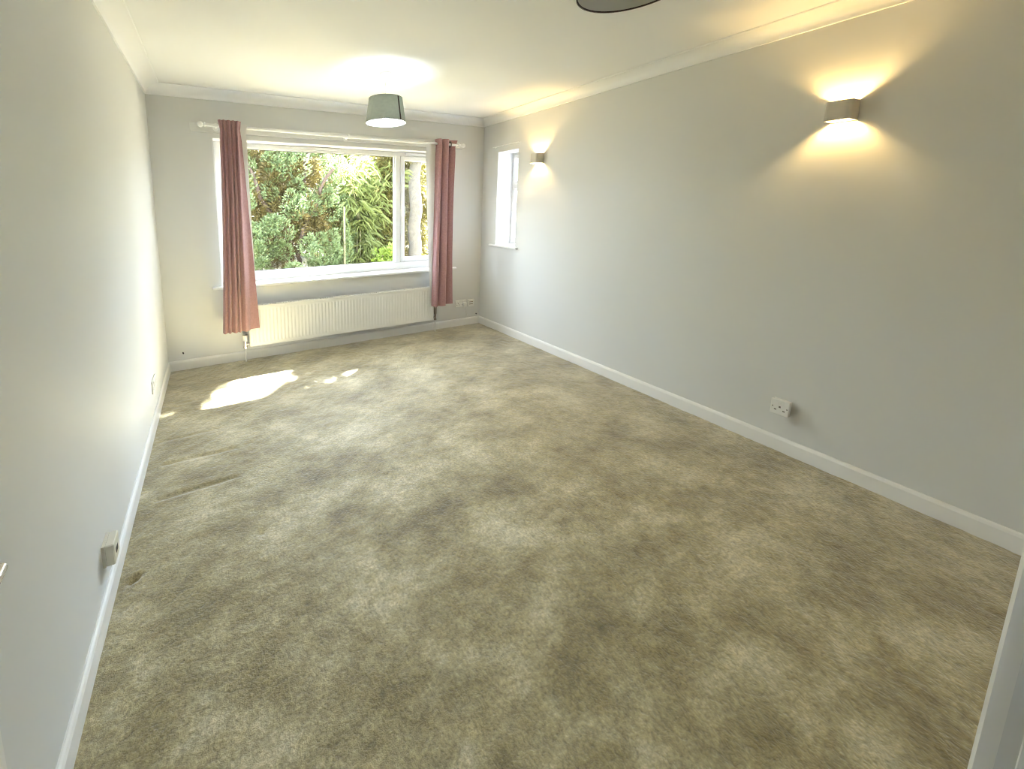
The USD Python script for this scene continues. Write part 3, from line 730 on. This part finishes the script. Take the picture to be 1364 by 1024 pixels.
# middle: bamboo with arching leaves
b = thing('bamboo', (3.65, 4.8, -0.2), 'pale yellow green bamboo with long drooping leaves outside the middle', 'bamboo')
r = np.random.default_rng(21)
C, D = [], []
for k in range(26):
    x0, y0 = r.uniform(3.30, 3.98), r.uniform(4.5, 5.1)
    top = np.array([x0 + r.normal(scale=0.2), y0 - r.uniform(0.1, 0.5), r.uniform(1.7, 3.0)])
    pts = curve([(x0, y0, -0.25), (x0 + 0.02, y0, 1.0), top], 8)
    if k < 9:
        obj('cane', tube(pts, 0.014, 7), 'cane', b, smooth=50)
    for q in range(24):
        s = r.uniform(0.2, 1.0)
        c = pts[int(s * (len(pts) - 1))]
        a = r.uniform(0, 2 * math.pi)
        twig = c + np.array([math.cos(a), math.sin(a), 0.2]) * r.uniform(0.05, 0.35)
        for j in range(6):
            C.append(twig + r.normal(scale=0.06, size=3))
            D.append([math.cos(a + r.normal(scale=0.7)), math.sin(a + r.normal(scale=0.7)), r.uniform(-0.7, 0.25)])
obj('foliage', blades(np.array(C), np.array(D, float), 0.26, 0.040, 22, 0.35), 'bamboo', b, kind='stuff')
obj('garden_post', tube([(2.98, 4.1, -0.25), (2.985, 4.1, 0.7), (2.995, 4.1, 1.42)], 0.028, 10), 'cane', label='pale upright wooden post between the conifer and the bamboo', cat='post', smooth=50)

# right: olive brown conifer with hanging fronds, and a grey trunk before the small casement
o = thing('brown_conifer', (4.55, 5.0, -0.2), 'olive brown conifer with hanging fronds outside the right of the window', 'tree')
p, a = shell(200, 4.75, 5.1, 0.85, 0.6, 0.0, 3.0, 31, inner=0.4)
a[:, 2] *= -0.8
obj('foliage', clump(p, a, 170, 0.60, 0.11, 0.024, 32), 'olive', o, kind='stuff')
p, a = shell(80, 4.65, 5.3, 0.55, 0.5, -0.1, 3.0, 33, inner=0.2)
obj('dead_foliage', clump(p, a, 110, 0.6, 0.11, 0.014, 34), 'dead', o, kind='stuff')
obj('trunk', trunk((4.6, 5.3, -0.25), (4.6, 5.2, 2.9), 0.10, 0.03, 35), 'bark', o, smooth=50)
g = thing('grey_trunk_tree', (4.98, 4.2, -0.2), 'tree with a broad pale grey trunk seen through the narrow casement', 'tree')
obj('trunk', trunk((4.80, 4.2, -0.25), (4.76, 4.2, 2.9), 0.16, 0.13, 41), 'greybark', g, smooth=50)
p, a = shell(40, 4.85, 4.3, 0.55, 0.5, 2.3, 3.0, 42, front=False, inner=0.3)
obj('foliage', clump(p, a, 110, 0.50, 0.09, 0.018, 43), 'olive', g, kind='stuff')
s = thing('bright_shrub', (3.75, 4.0, -0.2), 'low bright yellow green shrub at the foot of the bamboo', 'shrub')
p, a = shell(26, 3.95, 4.05, 0.2, 0.16, -0.25, 0.3, 51, inner=0.2)
obj('foliage', clump(p, a, 50, 0.28, 0.10, 0.045, 52), 'bright', s, kind='stuff')
obj('stem', trunk((3.95, 4.05, -0.25), (3.95, 4.05, 0.2), 0.015, 0.006, 53), 'bark', s, smooth=50)

# a round leafy tree to the left of the view
lt = thing('garden_tree', (-2.0, 4.6, -0.2), 'round leafy green tree beyond the left edge of the large window', 'tree')
p, a = shell(260, -1.9, 4.6, 1.7, 1.3, 0.0, 4.2, 45, front=False, inner=0.6)
obj('foliage', clump(p, a, 120, 0.6, 0.12, 0.06, 46), 'hedge', lt, kind='stuff')
obj('trunk', trunk((-2.0, 4.6, -0.25), (-1.9, 4.6, 3.6), 0.12, 0.05, 47), 'bark', lt, smooth=50)

# hedge behind them all
h = thing('hedge', (3.0, 9.0, -0.2), 'tall olive hedge closing the garden behind the shrubs', 'hedge')
r = np.random.default_rng(61)
n = 1300
p = np.stack([r.uniform(-5, 14, n), r.uniform(8.6, 9.6, n), r.uniform(-0.2, 3.0, n)], -1)
gap = (p[:, 0] > 5.0) & (p[:, 0] < 5.9) & (p[:, 2] > 1.7)
p = p[~gap]
a = np.stack([r.normal(scale=0.4, size=len(p)), r.normal(scale=0.4, size=len(p)) - 0.3, np.ones(len(p))], -1)
obj('foliage', clump(p, a, 90, 0.8, 0.20, 0.085, 62), 'hedge', h, kind='stuff')

# tall tree to the side: it shades the window except for the gap that lets one sunbeam onto the carpet
tt = thing('shade_tree', (6.4, 3.2, -0.2), 'tall broad garden tree to the side of the house', 'tree')
r = np.random.default_rng(71)
cc = np.array([6.3, 3.1, 6.9])
n = 13500
q = r.normal(size=(n, 3))
q /= np.linalg.norm(q, axis=1, keepdims=True)
p = cc + q * np.array([1.8, 1.6, 1.7]) * (r.uniform(0.35, 1.0, n) ** 0.5)[:, None]
floor_pt = p - SUNDIR * (p[:, 2] / SUNDIR[2])[:, None]
patch = Polygon([(0.32, -0.90), (0.44, -0.90), (0.74, -0.66), (0.98, -0.42), (0.86, -0.37), (0.62, -0.40), (0.47, -0.60)]).buffer(0.075)
keep = ~contains_xy(patch, floor_pt[:, 0], floor_pt[:, 1])
p = p[keep]
obj('foliage', blades(p, r.normal(size=(len(p), 3)), 0.16, 0.09, 72), 'hedge', tt, kind='stuff')
obj('trunk', trunk((6.4, 3.2, -0.25), (6.3, 3.1, 6.0), 0.22, 0.12, 73), 'bark', tt, smooth=50)
